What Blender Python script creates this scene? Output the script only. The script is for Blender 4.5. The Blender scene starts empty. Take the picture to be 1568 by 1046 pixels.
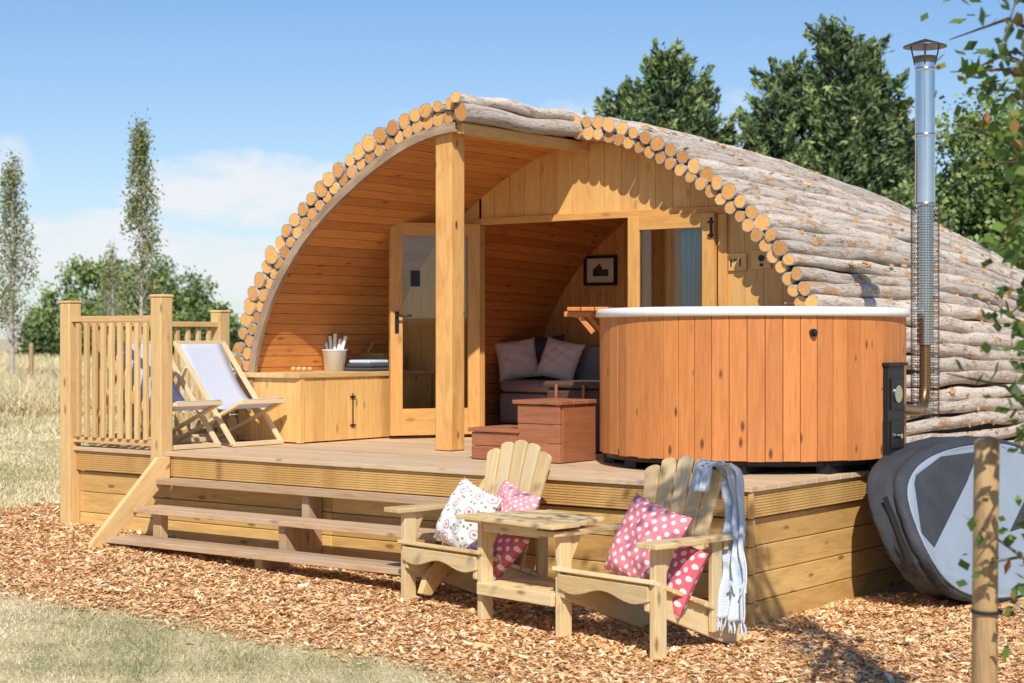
import bpy, math, random
import numpy as np
from mathutils import Vector, Matrix
random.seed(7); rng=np.random.default_rng(7)
scene=bpy.context.scene
col=scene.collection

# ---------------------------------------------------------------- node helpers
def newmat(name):
    m=bpy.data.materials.new(name); m.use_nodes=True
    nt=m.node_tree; nt.nodes.clear()
    out=nt.nodes.new('ShaderNodeOutputMaterial'); b=nt.nodes.new('ShaderNodeBsdfPrincipled')
    nt.links.new(b.outputs[0],out.inputs[0]); return m,nt,b,out
def attr(nt,n):
    a=nt.nodes.new('ShaderNodeAttribute'); a.attribute_name=n; return a
def mapping(nt,vec,sc):
    m=nt.nodes.new('ShaderNodeMapping'); m.inputs['Scale'].default_value=sc; nt.links.new(vec,m.inputs[0]); return m.outputs[0]
def noise(nt,vec,scale,detail=4,rough=.55,dist=0):
    n=nt.nodes.new('ShaderNodeTexNoise'); n.inputs['Scale'].default_value=scale; n.inputs['Detail'].default_value=detail
    n.inputs['Roughness'].default_value=rough; n.inputs['Distortion'].default_value=dist
    if vec: nt.links.new(vec,n.inputs[0])
    return n.outputs[0]
def ramp(nt,fac,stops):
    r=nt.nodes.new('ShaderNodeValToRGB'); e=r.color_ramp.elements
    while len(e)<len(stops): e.new(.5)
    for i,(p,c) in enumerate(stops):
        e[i].position=p; e[i].color=(c[0],c[1],c[2],1) if not isinstance(c,(int,float)) else (c,c,c,1)
    nt.links.new(fac,r.inputs[0]); return r.outputs[0]
def mix(nt,fac,a,b,mode='MIX'):
    m=nt.nodes.new('ShaderNodeMix'); m.data_type='RGBA'; m.blend_type=mode
    for v,i in ((fac,0),(a,6),(b,7)):
        if isinstance(v,(int,float)): m.inputs[i].default_value=v
        elif isinstance(v,tuple): m.inputs[i].default_value=(v[0],v[1],v[2],1)
        else: nt.links.new(v,m.inputs[i])
    return m.outputs[2]
def math_(nt,op,a,b=None,c=None):
    m=nt.nodes.new('ShaderNodeMath'); m.operation=op
    for i,v in enumerate((a,b,c)):
        if v is None: continue
        if isinstance(v,(int,float)): m.inputs[i].default_value=v
        else: nt.links.new(v,m.inputs[i])
    return m.outputs[0]
def bump(nt,b,h,strength=.3,dist=.01):
    n=nt.nodes.new('ShaderNodeBump'); n.inputs['Strength'].default_value=strength; n.inputs['Distance'].default_value=dist
    nt.links.new(h,n.inputs['Height']); nt.links.new(n.outputs[0],b.inputs['Normal'])

def wood(name,c1,c2,knot=(.14,.055,.02),var=.35,rough=.6,gy=16,weather=None,kn=1.0,ksc=(3.2,9,9)):
    m,nt,b,_=newmat(name); wc=attr(nt,'wc').outputs['Vector']; r=attr(nt,'rnd').outputs['Fac']
    n1=noise(nt,mapping(nt,wc,(1.3,gy,gy)),2.2,5,.6,1.2)
    c=ramp(nt,n1,[(.3,c2),(.6,c1)])
    n3=noise(nt,mapping(nt,wc,(3,90,90)),2,2,.6)
    c=mix(nt,.25,c,ramp(nt,n3,[(.35,c2),(.6,c1)]),'MIX')
    if kn>0:
        v=nt.nodes.new('ShaderNodeTexVoronoi'); v.inputs['Scale'].default_value=1
        nt.links.new(mapping(nt,wc,ksc),v.inputs[0])
        k=ramp(nt,v.outputs['Distance'],[(.07,1.0),(.16,.0)])
        k=math_(nt,'MULTIPLY',k,.75*kn); c=mix(nt,k,c,knot)
    if weather:
        n4=noise(nt,mapping(nt,wc,(1,2,2)),2.5,4,.6)
        c=mix(nt,ramp(nt,n4,[(.4,0.),(.7,.7)]),c,weather)
    f=math_(nt,'MULTIPLY_ADD',r,var,1-var/2)
    f2=nt.nodes.new('ShaderNodeCombineColor'); 
    nt.links.new(f,f2.inputs[0]); nt.links.new(math_(nt,'POWER',f,1.25),f2.inputs[1]); nt.links.new(math_(nt,'POWER',f,1.5),f2.inputs[2])
    c=mix(nt,1.0,c,f2.outputs[0],'MULTIPLY')
    nt.links.new(c,b.inputs['Base Color']); b.inputs['Roughness'].default_value=rough
    bump(nt,b,n3,.25,.004); return m
def plain(name,c,rough=.5,metal=0,nz=.15,sc=20,bmp=0):
    m,nt,b,_=newmat(name); tc=nt.nodes.new('ShaderNodeTexCoord')
    n=noise(nt,tc.outputs['Object'],sc,4)
    cc=mix(nt,n,tuple(x*(1-nz) for x in c),tuple(min(1,x*(1+nz)) for x in c))
    nt.links.new(cc,b.inputs['Base Color']); b.inputs['Roughness'].default_value=rough; b.inputs['Metallic'].default_value=metal
    if bmp: bump(nt,b,n,bmp,.01)
    return m

# ---------------------------------------------------------------- mesh builder
class B:
    def __init__(s): s.v=[];s.f=[];s.m=[];s.w=[];s.r=[];s.sm=[];s.uv=[]
    def add(s,vs,fs,wc,mat=0,rnd=None,smooth=False):
        o=len(s.v); r=random.random() if rnd is None else rnd
        s.v+= [tuple(v) for v in vs]; s.f+=[tuple(i+o for i in f) for f in fs]
        ro=(r*37.0,r*91.3,r*53.7)
        s.w+=[(w[0]+ro[0],w[1]+ro[1],w[2]+ro[2]) for w in wc]; s.r+=[r]*len(vs)
        s.m+= list(mat) if isinstance(mat,(list,tuple)) else [mat]*len(fs)
        s.sm+= list(smooth) if isinstance(smooth,(list,tuple)) else [smooth]*len(fs)
    def box(s,c,size,M=None,mat=0,rnd=None,grain=None):
        hx,hy,hz=[d/2 for d in size]
        if grain is None: grain=int(np.argmax(size))
        L=[(x*hx,y*hy,z*hz) for x in(-1,1) for y in(-1,1) for z in(-1,1)]
        F=[(0,1,3,2),(4,6,7,5),(0,4,5,1),(2,3,7,6),(0,2,6,4),(1,5,7,3)]
        P={0:(0,1,2),1:(1,0,2),2:(2,0,1)}[grain]
        wc=[(l[P[0]],l[P[1]],l[P[2]]) for l in L]
        c=Vector(c); vs=[c+(M@Vector(l) if M else Vector(l)) for l in L]
        s.add(vs,F,wc,mat,rnd)
    def bb(s,x0,x1,y0,y1,z0,z1,**k):
        s.box(((x0+x1)/2,(y0+y1)/2,(z0+z1)/2),(x1-x0,y1-y0,z1-z0),**k)
    def beam(s,a,b,w,t,up=(0,0,1),**k):
        a=Vector(a);b=Vector(b);x=(b-a);L=x.length;x.normalize();u=Vector(up);y=u.cross(x).normalized();z=x.cross(y)
        M=Matrix((x,y,z)).transposed(); s.box((a+b)/2,(L,w,t),M=M,grain=0,**k)
    def prism(s,pts,ext,grain=(0,0,1),mat=0,rnd=None):
        ext=Vector(ext); n=len(pts); P=[Vector(p) for p in pts]; V=P+[p+ext for p in P]
        F=[tuple(range(n))[::-1],tuple(range(n,2*n))]+[(i,(i+1)%n,n+(i+1)%n,n+i) for i in range(n)]
        gx=Vector(grain).normalized(); gy=ext.normalized(); gz=gx.cross(gy)
        s.add(V,F,[(v.dot(gx),v.dot(gy),v.dot(gz)) for v in V],mat,rnd)
    def tube(s,path,rad,seg=10,mat=0,capmat=None,rnd=None,bumpy=0,rim=.86,caps=True):
        P=[Vector(p) for p in path]; n=len(P); r=random.random() if rnd is None else rnd
        if isinstance(rad,(int,float)): rad=[rad]*n
        V=[];W=[];L=0; ph=[random.random()*6.28 for _ in range(6)]
        prev=None
        for i in range(n):
            t=(P[min(i+1,n-1)]-P[max(i-1,0)]).normalized()
            if prev is None:
                ref=Vector((0,0,1)) if abs(t.z)<.9 else Vector((1,0,0))
                u=ref.cross(t).normalized()
            else: u=(prev-t*prev.dot(t)).normalized()
            prev=u; w=t.cross(u)
            if i: L+=(P[i]-P[i-1]).length
            for k in range(seg):
                a=2*math.pi*k/seg; q=rad[i]
                if bumpy: q*=1+bumpy*(math.sin(2*a+ph[0]+L*1.7)*.5+math.sin(3*a+ph[1]-L*4)*.35+math.sin(L*7+ph[2])*.4+math.sin(a+L*13+ph[3])*.3)
                V.append(P[i]+u*math.cos(a)*q+w*math.sin(a)*q); W.append((L,math.cos(a)*q,math.sin(a)*q))
        F=[(i*seg+k,i*seg+(k+1)%seg,(i+1)*seg+(k+1)%seg,(i+1)*seg+k) for i in range(n-1) for k in range(seg)]
        s.add(V,F,W,mat,r,True)
        if caps:
            cm=mat if capmat is None else capmat
            for e in (0,n-1):
                ring=[V[e*seg+k] for k in range(seg)]; c=P[e]
                inn=[c+(p-c)*rim for p in ring]
                VV=ring+inn; WW=[(.01*k,(p-c).x*3,(p-c).z*3) for k,p in enumerate(VV)]
                FF=[(k,(k+1)%seg,seg+(k+1)%seg,seg+k) for k in range(seg)]+[tuple(range(seg,2*seg))]
                if e==0: FF=[f[::-1] for f in FF]
                s.add(VV,FF,WW,[mat]*seg+[cm],r,False)
    def grid(s,fn,nu,nv,mat=0,rnd=0.,wcfn=None,closed=False):
        V=[];W=[]
        for i in range(nu+1):
            for j in range(nv+1):
                p=fn(i/nu,j/nv); V.append(p); W.append(wcfn(i/nu,j/nv) if wcfn else (i/nu,j/nv,0))
        F=[(i*(nv+1)+j,(i+1)*(nv+1)+j,(i+1)*(nv+1)+j+1,i*(nv+1)+j+1) for i in range(nu) for j in range(nv)]
        s.add(V,F,W,mat,rnd,True)
    def lathe(s,prof,c,seg=32,mat=0,rnd=0.):
        V=[];W=[];c=Vector(c)
        for (r,z) in prof:
            for k in range(seg):
                a=2*math.pi*k/seg; V.append(c+Vector((r*math.cos(a),r*math.sin(a),z))); W.append((z,r*math.cos(a),r*math.sin(a)))
        F=[(i*seg+k,i*seg+(k+1)%seg,(i+1)*seg+(k+1)%seg,(i+1)*seg+k) for i in range(len(prof)-1) for k in range(seg)]
        s.add(V,F,W,mat,rnd,True)
    def obj(s,name,mats,parent=None,bevel=0,M=None,solid=0):
        me=bpy.data.meshes.new(name); me.from_pydata(s.v,[],s.f); 
        for m in mats: me.materials.append(m)
        me.polygons.foreach_set('material_index',s.m); me.polygons.foreach_set('use_smooth',s.sm)
        a=me.attributes.new('wc','FLOAT_VECTOR','POINT'); a.data.foreach_set('vector',np.array(s.w,dtype=np.float32).ravel())
        a=me.attributes.new('rnd','FLOAT','POINT'); a.data.foreach_set('value',np.array(s.r,dtype=np.float32))
        me.update(); o=bpy.data.objects.new(name,me); col.objects.link(o)
        if M is not None: o.matrix_world=M
        if parent is not None: par(o,parent)
        if solid:
            d=o.modifiers.new('s','SOLIDIFY'); d.thickness=solid; d.offset=0
        if bevel:
            d=o.modifiers.new('b','BEVEL'); d.width=bevel; d.segments=2; d.limit_method='ANGLE'; d.angle_limit=math.radians(40)
        return o
EMP={}
def empty(name,loc=(0,0,0),rz=0):
    e=bpy.data.objects.new(name,None); col.objects.link(e); e.empty_display_size=.2
    e.location=loc; e.rotation_euler=(0,0,rz); EMP[e.name]=Matrix.Translation(loc)@Matrix.Rotation(rz,4,'Z'); return e
def par(o,e,local=False):
    o.parent=e
    if not local: o.matrix_parent_inverse=EMP[e.name].inverted()
def fastmesh(name,V,F,mat,rnd=None,nv=4,parent=None,extra=None):
    me=bpy.data.meshes.new(name); V=np.asarray(V,dtype=np.float32); n=len(V); nf=len(F)
    me.vertices.add(n); me.vertices.foreach_set('co',V.ravel())
    me.loops.add(nf*nv); me.loops.foreach_set('vertex_index',np.asarray(F,dtype=np.int32).ravel())
    me.polygons.add(nf); me.polygons.foreach_set('loop_start',np.arange(0,nf*nv,nv,dtype=np.int32))
    me.polygons.foreach_set('loop_total',np.full(nf,nv,dtype=np.int32))
    if rnd is not None:
        a=me.attributes.new('rnd','FLOAT','POINT'); a.data.foreach_set('value',np.asarray(rnd,dtype=np.float32))
    if extra:
        for k,vv in extra.items():
            a=me.attributes.new(k,'FLOAT','POINT'); a.data.foreach_set('value',np.asarray(vv,dtype=np.float32))
    me.materials.append(mat); me.update(calc_edges=True); me.validate()
    o=bpy.data.objects.new(name,me); col.objects.link(o)
    if parent is not None: par(o,parent)
    return o

CAM=Vector((4.355,-7.741,1.5)); R=Vector((.796,.605,0)); Fw=Vector((-.605,.796,0))
def at(px,z,Z=0):
    p=CAM+R*((px-784)*z/2632)+Fw*z; return Vector((p.x,p.y,Z))
def gh(x,y):
    t=np.clip(-np.asarray(x,dtype=float),0,7.5); return .033*t

# ---------------------------------------------------------------- materials
pine=wood('pine_boards',(.76,.46,.165),(.60,.31,.09),var=.25)
cladding=wood('gable_cladding',(.74,.43,.15),(.62,.32,.095),var=.13,kn=.5,gy=10)
lining=wood('cedar_lining',(.64,.265,.07),(.48,.17,.04),var=.3,knot=(.18,.06,.015))
tubwood=wood('tub_cedar',(.60,.225,.06),(.46,.15,.035),var=.2,knot=(.12,.032,.012),gy=12,kn=1.25,ksc=(4,11,11))
doorw=wood('door_timber',(.70,.37,.11),(.54,.25,.065),var=.12,kn=.6,gy=10)
redwood=wood('stained_step_wood',(.38,.145,.065),(.27,.09,.036),var=.2)
deckw=wood('deck_boards',(.64,.45,.27),(.50,.32,.17),var=.2,weather=(.56,.44,.32),rough=.75)
sleeper=wood('sleeper_timber',(.68,.43,.15),(.50,.275,.08),var=.32,gy=9)
stepw=wood('step_timber',(.55,.36,.2),(.36,.21,.105),var=.3,weather=(.48,.38,.28),rough=.8)
postw=wood('post_timber',(.76,.42,.14),(.54,.25,.065),var=.12,gy=7,kn=1.3,ksc=(4,9,9))
railw=wood('rail_timber',(.72,.49,.22),(.56,.34,.13),var=.25)
chairw=wood('garden_chair_timber',(.74,.55,.28),(.54,.35,.14),var=.32,weather=(.64,.53,.34),rough=.7)
dcw=wood('deckchair_beech',(.74,.58,.36),(.62,.45,.24),var=.15,kn=0)
stakew=wood('stake_timber',(.50,.32,.15),(.28,.155,.07),var=.1,gy=8,kn=1.2)
bark,nt,b,_=newmat('log_bark'); wc=attr(nt,'wc').outputs['Vector']; r=attr(nt,'rnd').outputs['Fac']
n1=noise(nt,mapping(nt,wc,(2.2,13,13)),1.5,7,.68,.9)
c=ramp(nt,n1,[(.31,(.14,.08,.05)),(.39,(.36,.25,.17)),(.46,(.64,.54,.44)),(.6,(.82,.73,.63)),(.72,(.68,.57,.46)),(.8,(.50,.28,.12))])
n2=noise(nt,mapping(nt,wc,(9,30,30)),3,4,.7); c=mix(nt,.33,c,ramp(nt,n2,[(.35,(.22,.15,.10)),(.5,(.62,.52,.44)),(.65,(.84,.76,.67))]),'MIX')
n5=noise(nt,mapping(nt,wc,(2.8,6,6)),1.3,4,.65); c=mix(nt,ramp(nt,n5,[(.59,0.),(.63,.8)]),c,(.60,.32,.12))
n6=noise(nt,mapping(nt,wc,(1.6,7,7)),1.9,4,.65,1.); c=mix(nt,ramp(nt,n6,[(.62,0.),(.67,.6)]),c,(.22,.14,.09))
f=math_(nt,'MULTIPLY_ADD',r,.40,.82); fc=nt.nodes.new('ShaderNodeCombineColor')
for i in range(3): nt.links.new(f,fc.inputs[i])
c=mix(nt,1.,c,fc.outputs[0],'MULTIPLY'); nt.links.new(c,b.inputs['Base Color']); b.inputs['Roughness'].default_value=.85
bump(nt,b,math_(nt,'ADD',n2,math_(nt,'MULTIPLY',n1,1.5)),.9,.02)
flakem=plain('bark_flake',(.54,.30,.12),.9,0,.6,30)
logend=wood('log_end_grain',(.78,.40,.12),(.54,.23,.055),var=.55,kn=.5,gy=9,ksc=(5,6,6))
darkshell=plain('roof_underlay',(.035,.024,.018),.9)
barkstrip=wood('edge_fascia',(.46,.32,.20),(.22,.14,.09),var=.25,kn=.8,gy=6)
steel=plain('stainless_steel',(.66,.67,.69),.2,1.0,.08,6)
darksteel=plain('dark_steel',(.16,.15,.14),.4,.9)
blackm=plain('black_iron',(.018,.018,.02),.45,.3)
copper=plain('brass_pipe',(.42,.24,.10),.35,.9)
whitep=plain('white_liner',(.84,.84,.82),.35,0,.04)
sofam=plain('sofa_fabric',(.30,.30,.31),.95,0,.25,60,.3)
darkf=plain('dark_fabric',(.06,.065,.08),.95,0,.2,60,.2)
ivory=plain('ivory_fabric',(.82,.81,.78),.95,0,.12,50,.3)
curtain=plain('blue_curtain',(.50,.64,.72),.95,0,.1)
paperm=plain('print_paper',(.70,.68,.64),.8)
inkm=plain('print_ink',(.05,.05,.05),.8,0,.9,12)
wicker=plain('dark_wicker',(.09,.045,.03),.8,0,.6,70,.6)
coverblk=plain('cover_vinyl_grey',(.04,.044,.052),.75,0,.5,6,.5)
covergry=plain('cover_foam_grey',(.27,.33,.40),.85,0,.18,3,.25)
rubber=plain('black_rubber',(.015,.015,.015),.7)
water=plain('tub_water',(.05,.16,.2),.05)
throwm,nt,b,_=newmat('throw_wool'); wc=attr(nt,'wc').outputs['Vector']
wv=noise(nt,wc,140,2); c=mix(nt,wv,(.46,.53,.62),(.72,.78,.84)); nt.links.new(c,b.inputs['Base Color']); b.inputs['Roughness'].default_value=.95; bump(nt,b,wv,.6,.01)
canvas,nt,b,o_=newmat('deckchair_canvas'); wc=attr(nt,'wc').outputs['Vector']
nt.links.new(mix(nt,noise(nt,wc,30,3),(.64,.68,.80),(.72,.76,.86)),b.inputs['Base Color']); b.inputs['Roughness'].default_value=.9
tr=nt.nodes.new('ShaderNodeBsdfTranslucent'); tr.inputs[0].default_value=(.62,.66,.8,1); ms=nt.nodes.new('ShaderNodeMixShader'); ms.inputs[0].default_value=.3
nt.links.new(b.outputs[0],ms.inputs[1]); nt.links.new(tr.outputs[0],ms.inputs[2]); nt.links.new(ms.outputs[0],o_.inputs[0])
glass=bpy.data.materials.new('window_glass'); glass.use_nodes=True; nt=glass.node_tree; nt.nodes.clear()
o_=nt.nodes.new('ShaderNodeOutputMaterial'); t=nt.nodes.new('ShaderNodeBsdfTransparent'); t.inputs[0].default_value=(.86,.89,.89,1)
gl=nt.nodes.new('ShaderNodeBsdfGlossy'); gl.inputs['Roughness'].default_value=.01; lw=nt.nodes.new('ShaderNodeFresnel'); lw.inputs[0].default_value=1.5
ms=nt.nodes.new('ShaderNodeMixShader'); nt.links.new(math_(nt,'ADD',lw.outputs[0],.02),ms.inputs[0]); nt.links.new(t.outputs[0],ms.inputs[1]); nt.links.new(gl.outputs[0],ms.inputs[2]); nt.links.new(ms.outputs[0],o_.inputs[0])
def dots(name,base,dot,scale,rad):
    m,nt,b,_=newmat(name); wc=attr(nt,'wc').outputs['Vector']
    mp=nt.nodes.new('ShaderNodeMapping'); mp.inputs['Rotation'].default_value=(0,0,math.radians(45)); nt.links.new(wc,mp.inputs[0])
    v=nt.nodes.new('ShaderNodeTexVoronoi'); v.voronoi_dimensions='2D'; v.inputs['Scale'].default_value=scale; v.inputs['Randomness'].default_value=0
    nt.links.new(mp.outputs[0],v.inputs[0]); k=ramp(nt,v.outputs['Distance'],[(rad,1.),(rad+.04,0.)])
    nt.links.new(mix(nt,k,base,dot),b.inputs['Base Color']); b.inputs['Roughness'].default_value=.9; bump(nt,b,noise(nt,wc,60,2),.25,.005); return m
polka=dots('polka_fabric',(.74,.22,.26),(.88,.80,.80),22,.24)
polka2=dots('polka_fabric_small',(.80,.33,.36),(.88,.82,.82),32,.2)
redflo=dots('red_print_fabric',(.62,.12,.16),(.84,.66,.64),22,.27)
floral,nt,b,_=newmat('floral_fabric'); wc=attr(nt,'wc').outputs['Vector']
v=nt.nodes.new('ShaderNodeTexVoronoi'); v.voronoi_dimensions='2D'; v.inputs['Scale'].default_value=9.5; v.inputs['Randomness'].default_value=.5; nt.links.new(wc,v.inputs[0])
ring=ramp(nt,v.outputs['Distance'],[(0.,1.),(.07,1.),(.09,0.),(.17,0.),(.19,.8),(.24,.8),(.27,0.)])
c=mix(nt,ring,(.86,.84,.79),(.60,.18,.22))
v2=nt.nodes.new('ShaderNodeTexVoronoi'); v2.voronoi_dimensions='2D'; v2.inputs['Scale'].default_value=24; nt.links.new(wc,v2.inputs[0])
lf=ramp(nt,v2.outputs['Distance'],[(.19,1.),(.23,0.)]); far=ramp(nt,v.outputs['Distance'],[(.34,0.),(.38,1.)])
c=mix(nt,math_(nt,'MULTIPLY',lf,far),c,(.26,.31,.18)); nt.links.new(c,b.inputs['Base Color']); b.inputs['Roughness'].default_value=.9
def leafmat(name,stops,trans=.35):
    m,nt,b,o_=newmat(name); r=attr(nt,'rnd').outputs['Fac']; c=ramp(nt,r,stops)
    nt.links.new(c,b.inputs['Base Color']); b.inputs['Roughness'].default_value=.6
    if trans>0:
        tr=nt.nodes.new('ShaderNodeBsdfTranslucent'); nt.links.new(c,tr.inputs[0]); ms=nt.nodes.new('ShaderNodeMixShader'); ms.inputs[0].default_value=trans
        nt.links.new(b.outputs[0],ms.inputs[1]); nt.links.new(tr.outputs[0],ms.inputs[2]); nt.links.new(ms.outputs[0],o_.inputs[0])
    return m
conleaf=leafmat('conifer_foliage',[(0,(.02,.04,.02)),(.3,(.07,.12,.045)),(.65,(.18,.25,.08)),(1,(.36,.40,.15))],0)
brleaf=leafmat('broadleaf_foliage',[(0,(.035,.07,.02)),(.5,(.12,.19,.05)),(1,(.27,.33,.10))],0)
bileaf=leafmat('birch_foliage',[(0,(.14,.17,.06)),(.6,(.26,.29,.11)),(1,(.36,.34,.15))],.2)
nearleaf=leafmat('near_foliage',[(0,(.07,.14,.03)),(.8,(.18,.30,.05)),(.9,(.32,.27,.05)),(1,(.38,.14,.04))],.45)
grassm=leafmat('grass_blades',[(0,(.20,.22,.08)),(.3,(.40,.36,.17)),(.65,(.64,.54,.31)),(1,(.76,.66,.42))],0)
strawm=leafmat('straw_blades',[(0,(.42,.35,.18)),(.5,(.66,.54,.30)),(1,(.78,.67,.42))],0)
chipm,nt,b,_=newmat('bark_chips'); r=attr(nt,'rnd').outputs['Fac']
nt.links.new(ramp(nt,r,[(0,(.34,.16,.06)),(.15,(.60,.32,.125)),(.5,(.82,.48,.205)),(.8,(.90,.60,.32)),(1,(.92,.75,.52))]),b.inputs['Base Color']); b.inputs['Roughness'].default_value=.8
trunkm=plain('tree_bark',(.14,.10,.07),.9,0,.4,8,.5)
birchm=plain('birch_bark',(.45,.40,.35),.8,0,.5,8)

# ---------------------------------------------------------------- ground
def axis(lo,hi,flo,fhi,st):
    a=list(np.arange(flo,fhi+1e-6,st)); s=st; x=flo
    L=[]; 
    while x>lo: s*=1.35; x-=s; L.append(x)
    Rr=[]; s=st; x=fhi
    while x<hi: s*=1.35; x+=s; Rr.append(x)
    return np.array(L[::-1]+a+Rr)
xs=axis(-600,400,-12,6,.1); ys=axis(-60,700,-6,6,.1)
X,Y=np.meshgrid(xs,ys,indexing='ij')
def smooth_noise(x,y,s,seed):
    return (np.sin(x*s+seed)*np.cos(y*s*1.3+seed*2.1)+.5*np.sin(x*s*2.3+y*s*1.9+seed*3.3)+.3*np.sin(x*s*5.1-y*s*4.2+seed))/1.8
def barkmask(x,y):
    d=np.minimum.reduce([x+6.4,y+1.88+.04*np.clip(-x-1,0,4),3.2-x,9-y]); return d+.07*smooth_noise(x,y,4,2.)+.05*smooth_noise(x,y,11,5.)
Z=gh(X,Y)+.008*smooth_noise(X,Y,3.,1.)
barkv=np.clip(.5+barkmask(X,Y)*5,0,1)
nx,ny=X.shape
V=np.stack([X,Y,Z],-1).reshape(-1,3); ii,jj=np.meshgrid(np.arange(nx-1),np.arange(ny-1),indexing='ij')
a0=(ii*ny+jj).ravel(); Fq=np.stack([a0,a0+ny,a0+ny+1,a0+1],-1)
gm,nt,b,_=newmat('ground_surface'); geo=nt.nodes.new('ShaderNodeNewGeometry'); pos=geo.outputs['Position']; bk=attr(nt,'bark').outputs['Fac']
v=nt.nodes.new('ShaderNodeTexVoronoi'); v.inputs['Scale'].default_value=48; nt.links.new(mapping(nt,pos,(1,1.,1)),v.inputs[0])
cb=ramp(nt,v.outputs['Color'],[(.1,(.30,.15,.06)),(.45,(.60,.35,.15)),(.9,(.80,.53,.28))])
ng=noise(nt,pos,1.6,6,.7); ng2=noise(nt,pos,14,5,.7); ng3=noise(nt,pos,.25,4,.6)
cg=ramp(nt,ng,[(.38,(.20,.22,.08)),(.47,(.44,.38,.20)),(.60,(.68,.57,.34))]); cg=mix(nt,.4,cg,ramp(nt,ng2,[(.3,(.30,.26,.12)),(.7,(.74,.62,.38))]))
cg=mix(nt,ramp(nt,ng3,[(.4,0.),(.6,.3)]),cg,(.72,.59,.35))
nt.links.new(mix(nt,bk,cg,cb),b.inputs['Base Color']); b.inputs['Roughness'].default_value=.95; bump(nt,b,v.outputs['Distance'],.5,.03)
fastmesh('ground',V,Fq,gm,extra={'bark':barkv.ravel()})

def chips(n,x0,x1,y0,y1):
    x=rng.uniform(x0,x1,n); y=rng.uniform(y0,y1,n); d=barkmask(x,y)
    keep=(d>rng.normal(0,.12,n)) & ~((x>-5.35)&(x<-.03)&(y>.05)); return x[keep],y[keep]
xa,ya=chips(105000,-6.7,1.6,-2.4,.1); xb,yb=chips(9000,-6.9,-5.3,0,1.6); xc,yc=chips(14000,0,1.6,0,1.5); xd,yd=chips(5000,1.6,2.6,-1.8,1)
x=np.concatenate([xa,xb,xc,xd]); y=np.concatenate([ya,yb,yc,yd]); n=len(x)
L=rng.gamma(3.0,.0064,n)+.007; Wd=L*rng.uniform(.2,.5,n); th=rng.uniform(0,6.283,n); tp=rng.normal(0,.28,n); tq=rng.normal(0,.28,n)
z=gh(x,y)+.008*smooth_noise(x,y,3.,1.)+.006*smooth_noise(x,y,9.,3.)+rng.uniform(.004,.018,n)
ax=np.stack([np.cos(th)*np.cos(tp),np.sin(th)*np.cos(tp),np.sin(tp)],-1); ay=np.stack([-np.sin(th),np.cos(th),tq],-1)
c0=np.stack([x,y,z],-1)
q=[c0+ax*(sx*L)[:,None]*.5+ay*(sy*Wd*rng.uniform(.6,1.2,n))[:,None]*.5 for sx,sy in((-1,-1),(1,-1),(1,1),(-1,1))]
V=np.stack(q,1).reshape(-1,3); fastmesh('bark_chippings',V,np.arange(4*n).reshape(-1,4),chipm,np.repeat(rng.random(n),4))

def blades(name,x,y,h,w,mat,rn,zoff=0):
    n=len(x); th=rng.uniform(0,6.283,n); z=gh(x,y)+.008*smooth_noise(x,y,3.,1.)
    dx=np.cos(th)*w/2; dy=np.sin(th)*w/2; lx=rng.normal(0,.6,n)*h; ly=rng.normal(0,.6,n)*h
    V=np.stack([np.stack([x-dx,y-dy,z],-1),np.stack([x+dx,y+dy,z],-1),np.stack([x+lx,y+ly,z+h],-1)],1).reshape(-1,3)
    return fastmesh(name,V,np.arange(3*n).reshape(-1,3),mat,np.repeat(rn,3),nv=3)
n=95000; x=rng.uniform(-7,2.4,n); y=rng.uniform(-4.2,-1.6,n); k=barkmask(x,y)<rng.normal(0,.08,n); x=x[k];y=y[k]
pat=smooth_noise(x,y,1.7,4.)+.6*smooth_noise(x,y,4.3,9.)+.5*smooth_noise(x,y,9.,2.)
rn=np.clip(.56+.5*pat+rng.normal(0,.2,len(x)),0,1)
blades('lawn_grass',x,y,rng.uniform(.008,.036,len(x))*(1.5-.9*rn),rng.uniform(.003,.006,len(x)),grassm,rn)
n=60000; zz=12+28*rng.random(n)**1.6; px=rng.uniform(-60,360,n); lat=(px-784)*zz/2632; x=CAM.x+R.x*lat+Fw.x*zz; y=CAM.y+R.y*lat+Fw.y*zz
k=(barkmask(x,y)<0)&(x<-5.6); x=x[k];y=y[k];zz=zz[k]
rn=np.clip(.58+.5*smooth_noise(x,y,.9,4.)+rng.normal(0,.2,len(x)),0,1)
blades('meadow_grass',x,y,rng.uniform(.015,.045,len(x))*(1+(zz>22)*1.5),rng.uniform(.008,.014,len(x))*(zz/14),grassm,rn)
n=60000; zz=26+60*rng.random(n)**1.3; px=rng.uniform(-60,900,n); lat=(px-784)*zz/2632; x=CAM.x+R.x*lat+Fw.x*zz; y=CAM.y+R.y*lat+Fw.y*zz
blades('straw_field',x,y,rng.uniform(.25,.6,n),rng.uniform(.02,.04,n)*(zz/30),strawm,np.clip(rng.normal(.6,.22,n),0,1))

# ---------------------------------------------------------------- pod profile
CX=-2.82; ZB=.73
half=np.array([(0,3.12),(.3,3.09),(.575,3.0),(.89,2.85),(1.185,2.66),(1.43,2.49),(1.635,2.30),(1.80,2.10),(1.935,1.905),(2.04,1.71),(2.11,1.52),(2.16,1.28),(2.19,1.0),(2.2,.7),(2.2,.05)])
full=np.vstack([half[::-1]*[-1,1],half[1:]])
sg=np.concatenate([[0],np.cumsum(np.hypot(*np.diff(full,axis=0).T))]); mid=sg[len(half)-1]; sg-=mid
S=np.linspace(sg[0],sg[-1],800); PX=np.interp(S,sg,full[:,0]); PZ=np.interp(S,sg,full[:,1])
ker=np.exp(-.5*(np.arange(-60,61)/22)**2); ker/=ker.sum()
def sm(a): 
    p=np.concatenate([2*a[0]-a[60:0:-1],a,2*a[-1]-a[-2:-62:-1]]); return np.convolve(p,ker,'valid')
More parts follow.
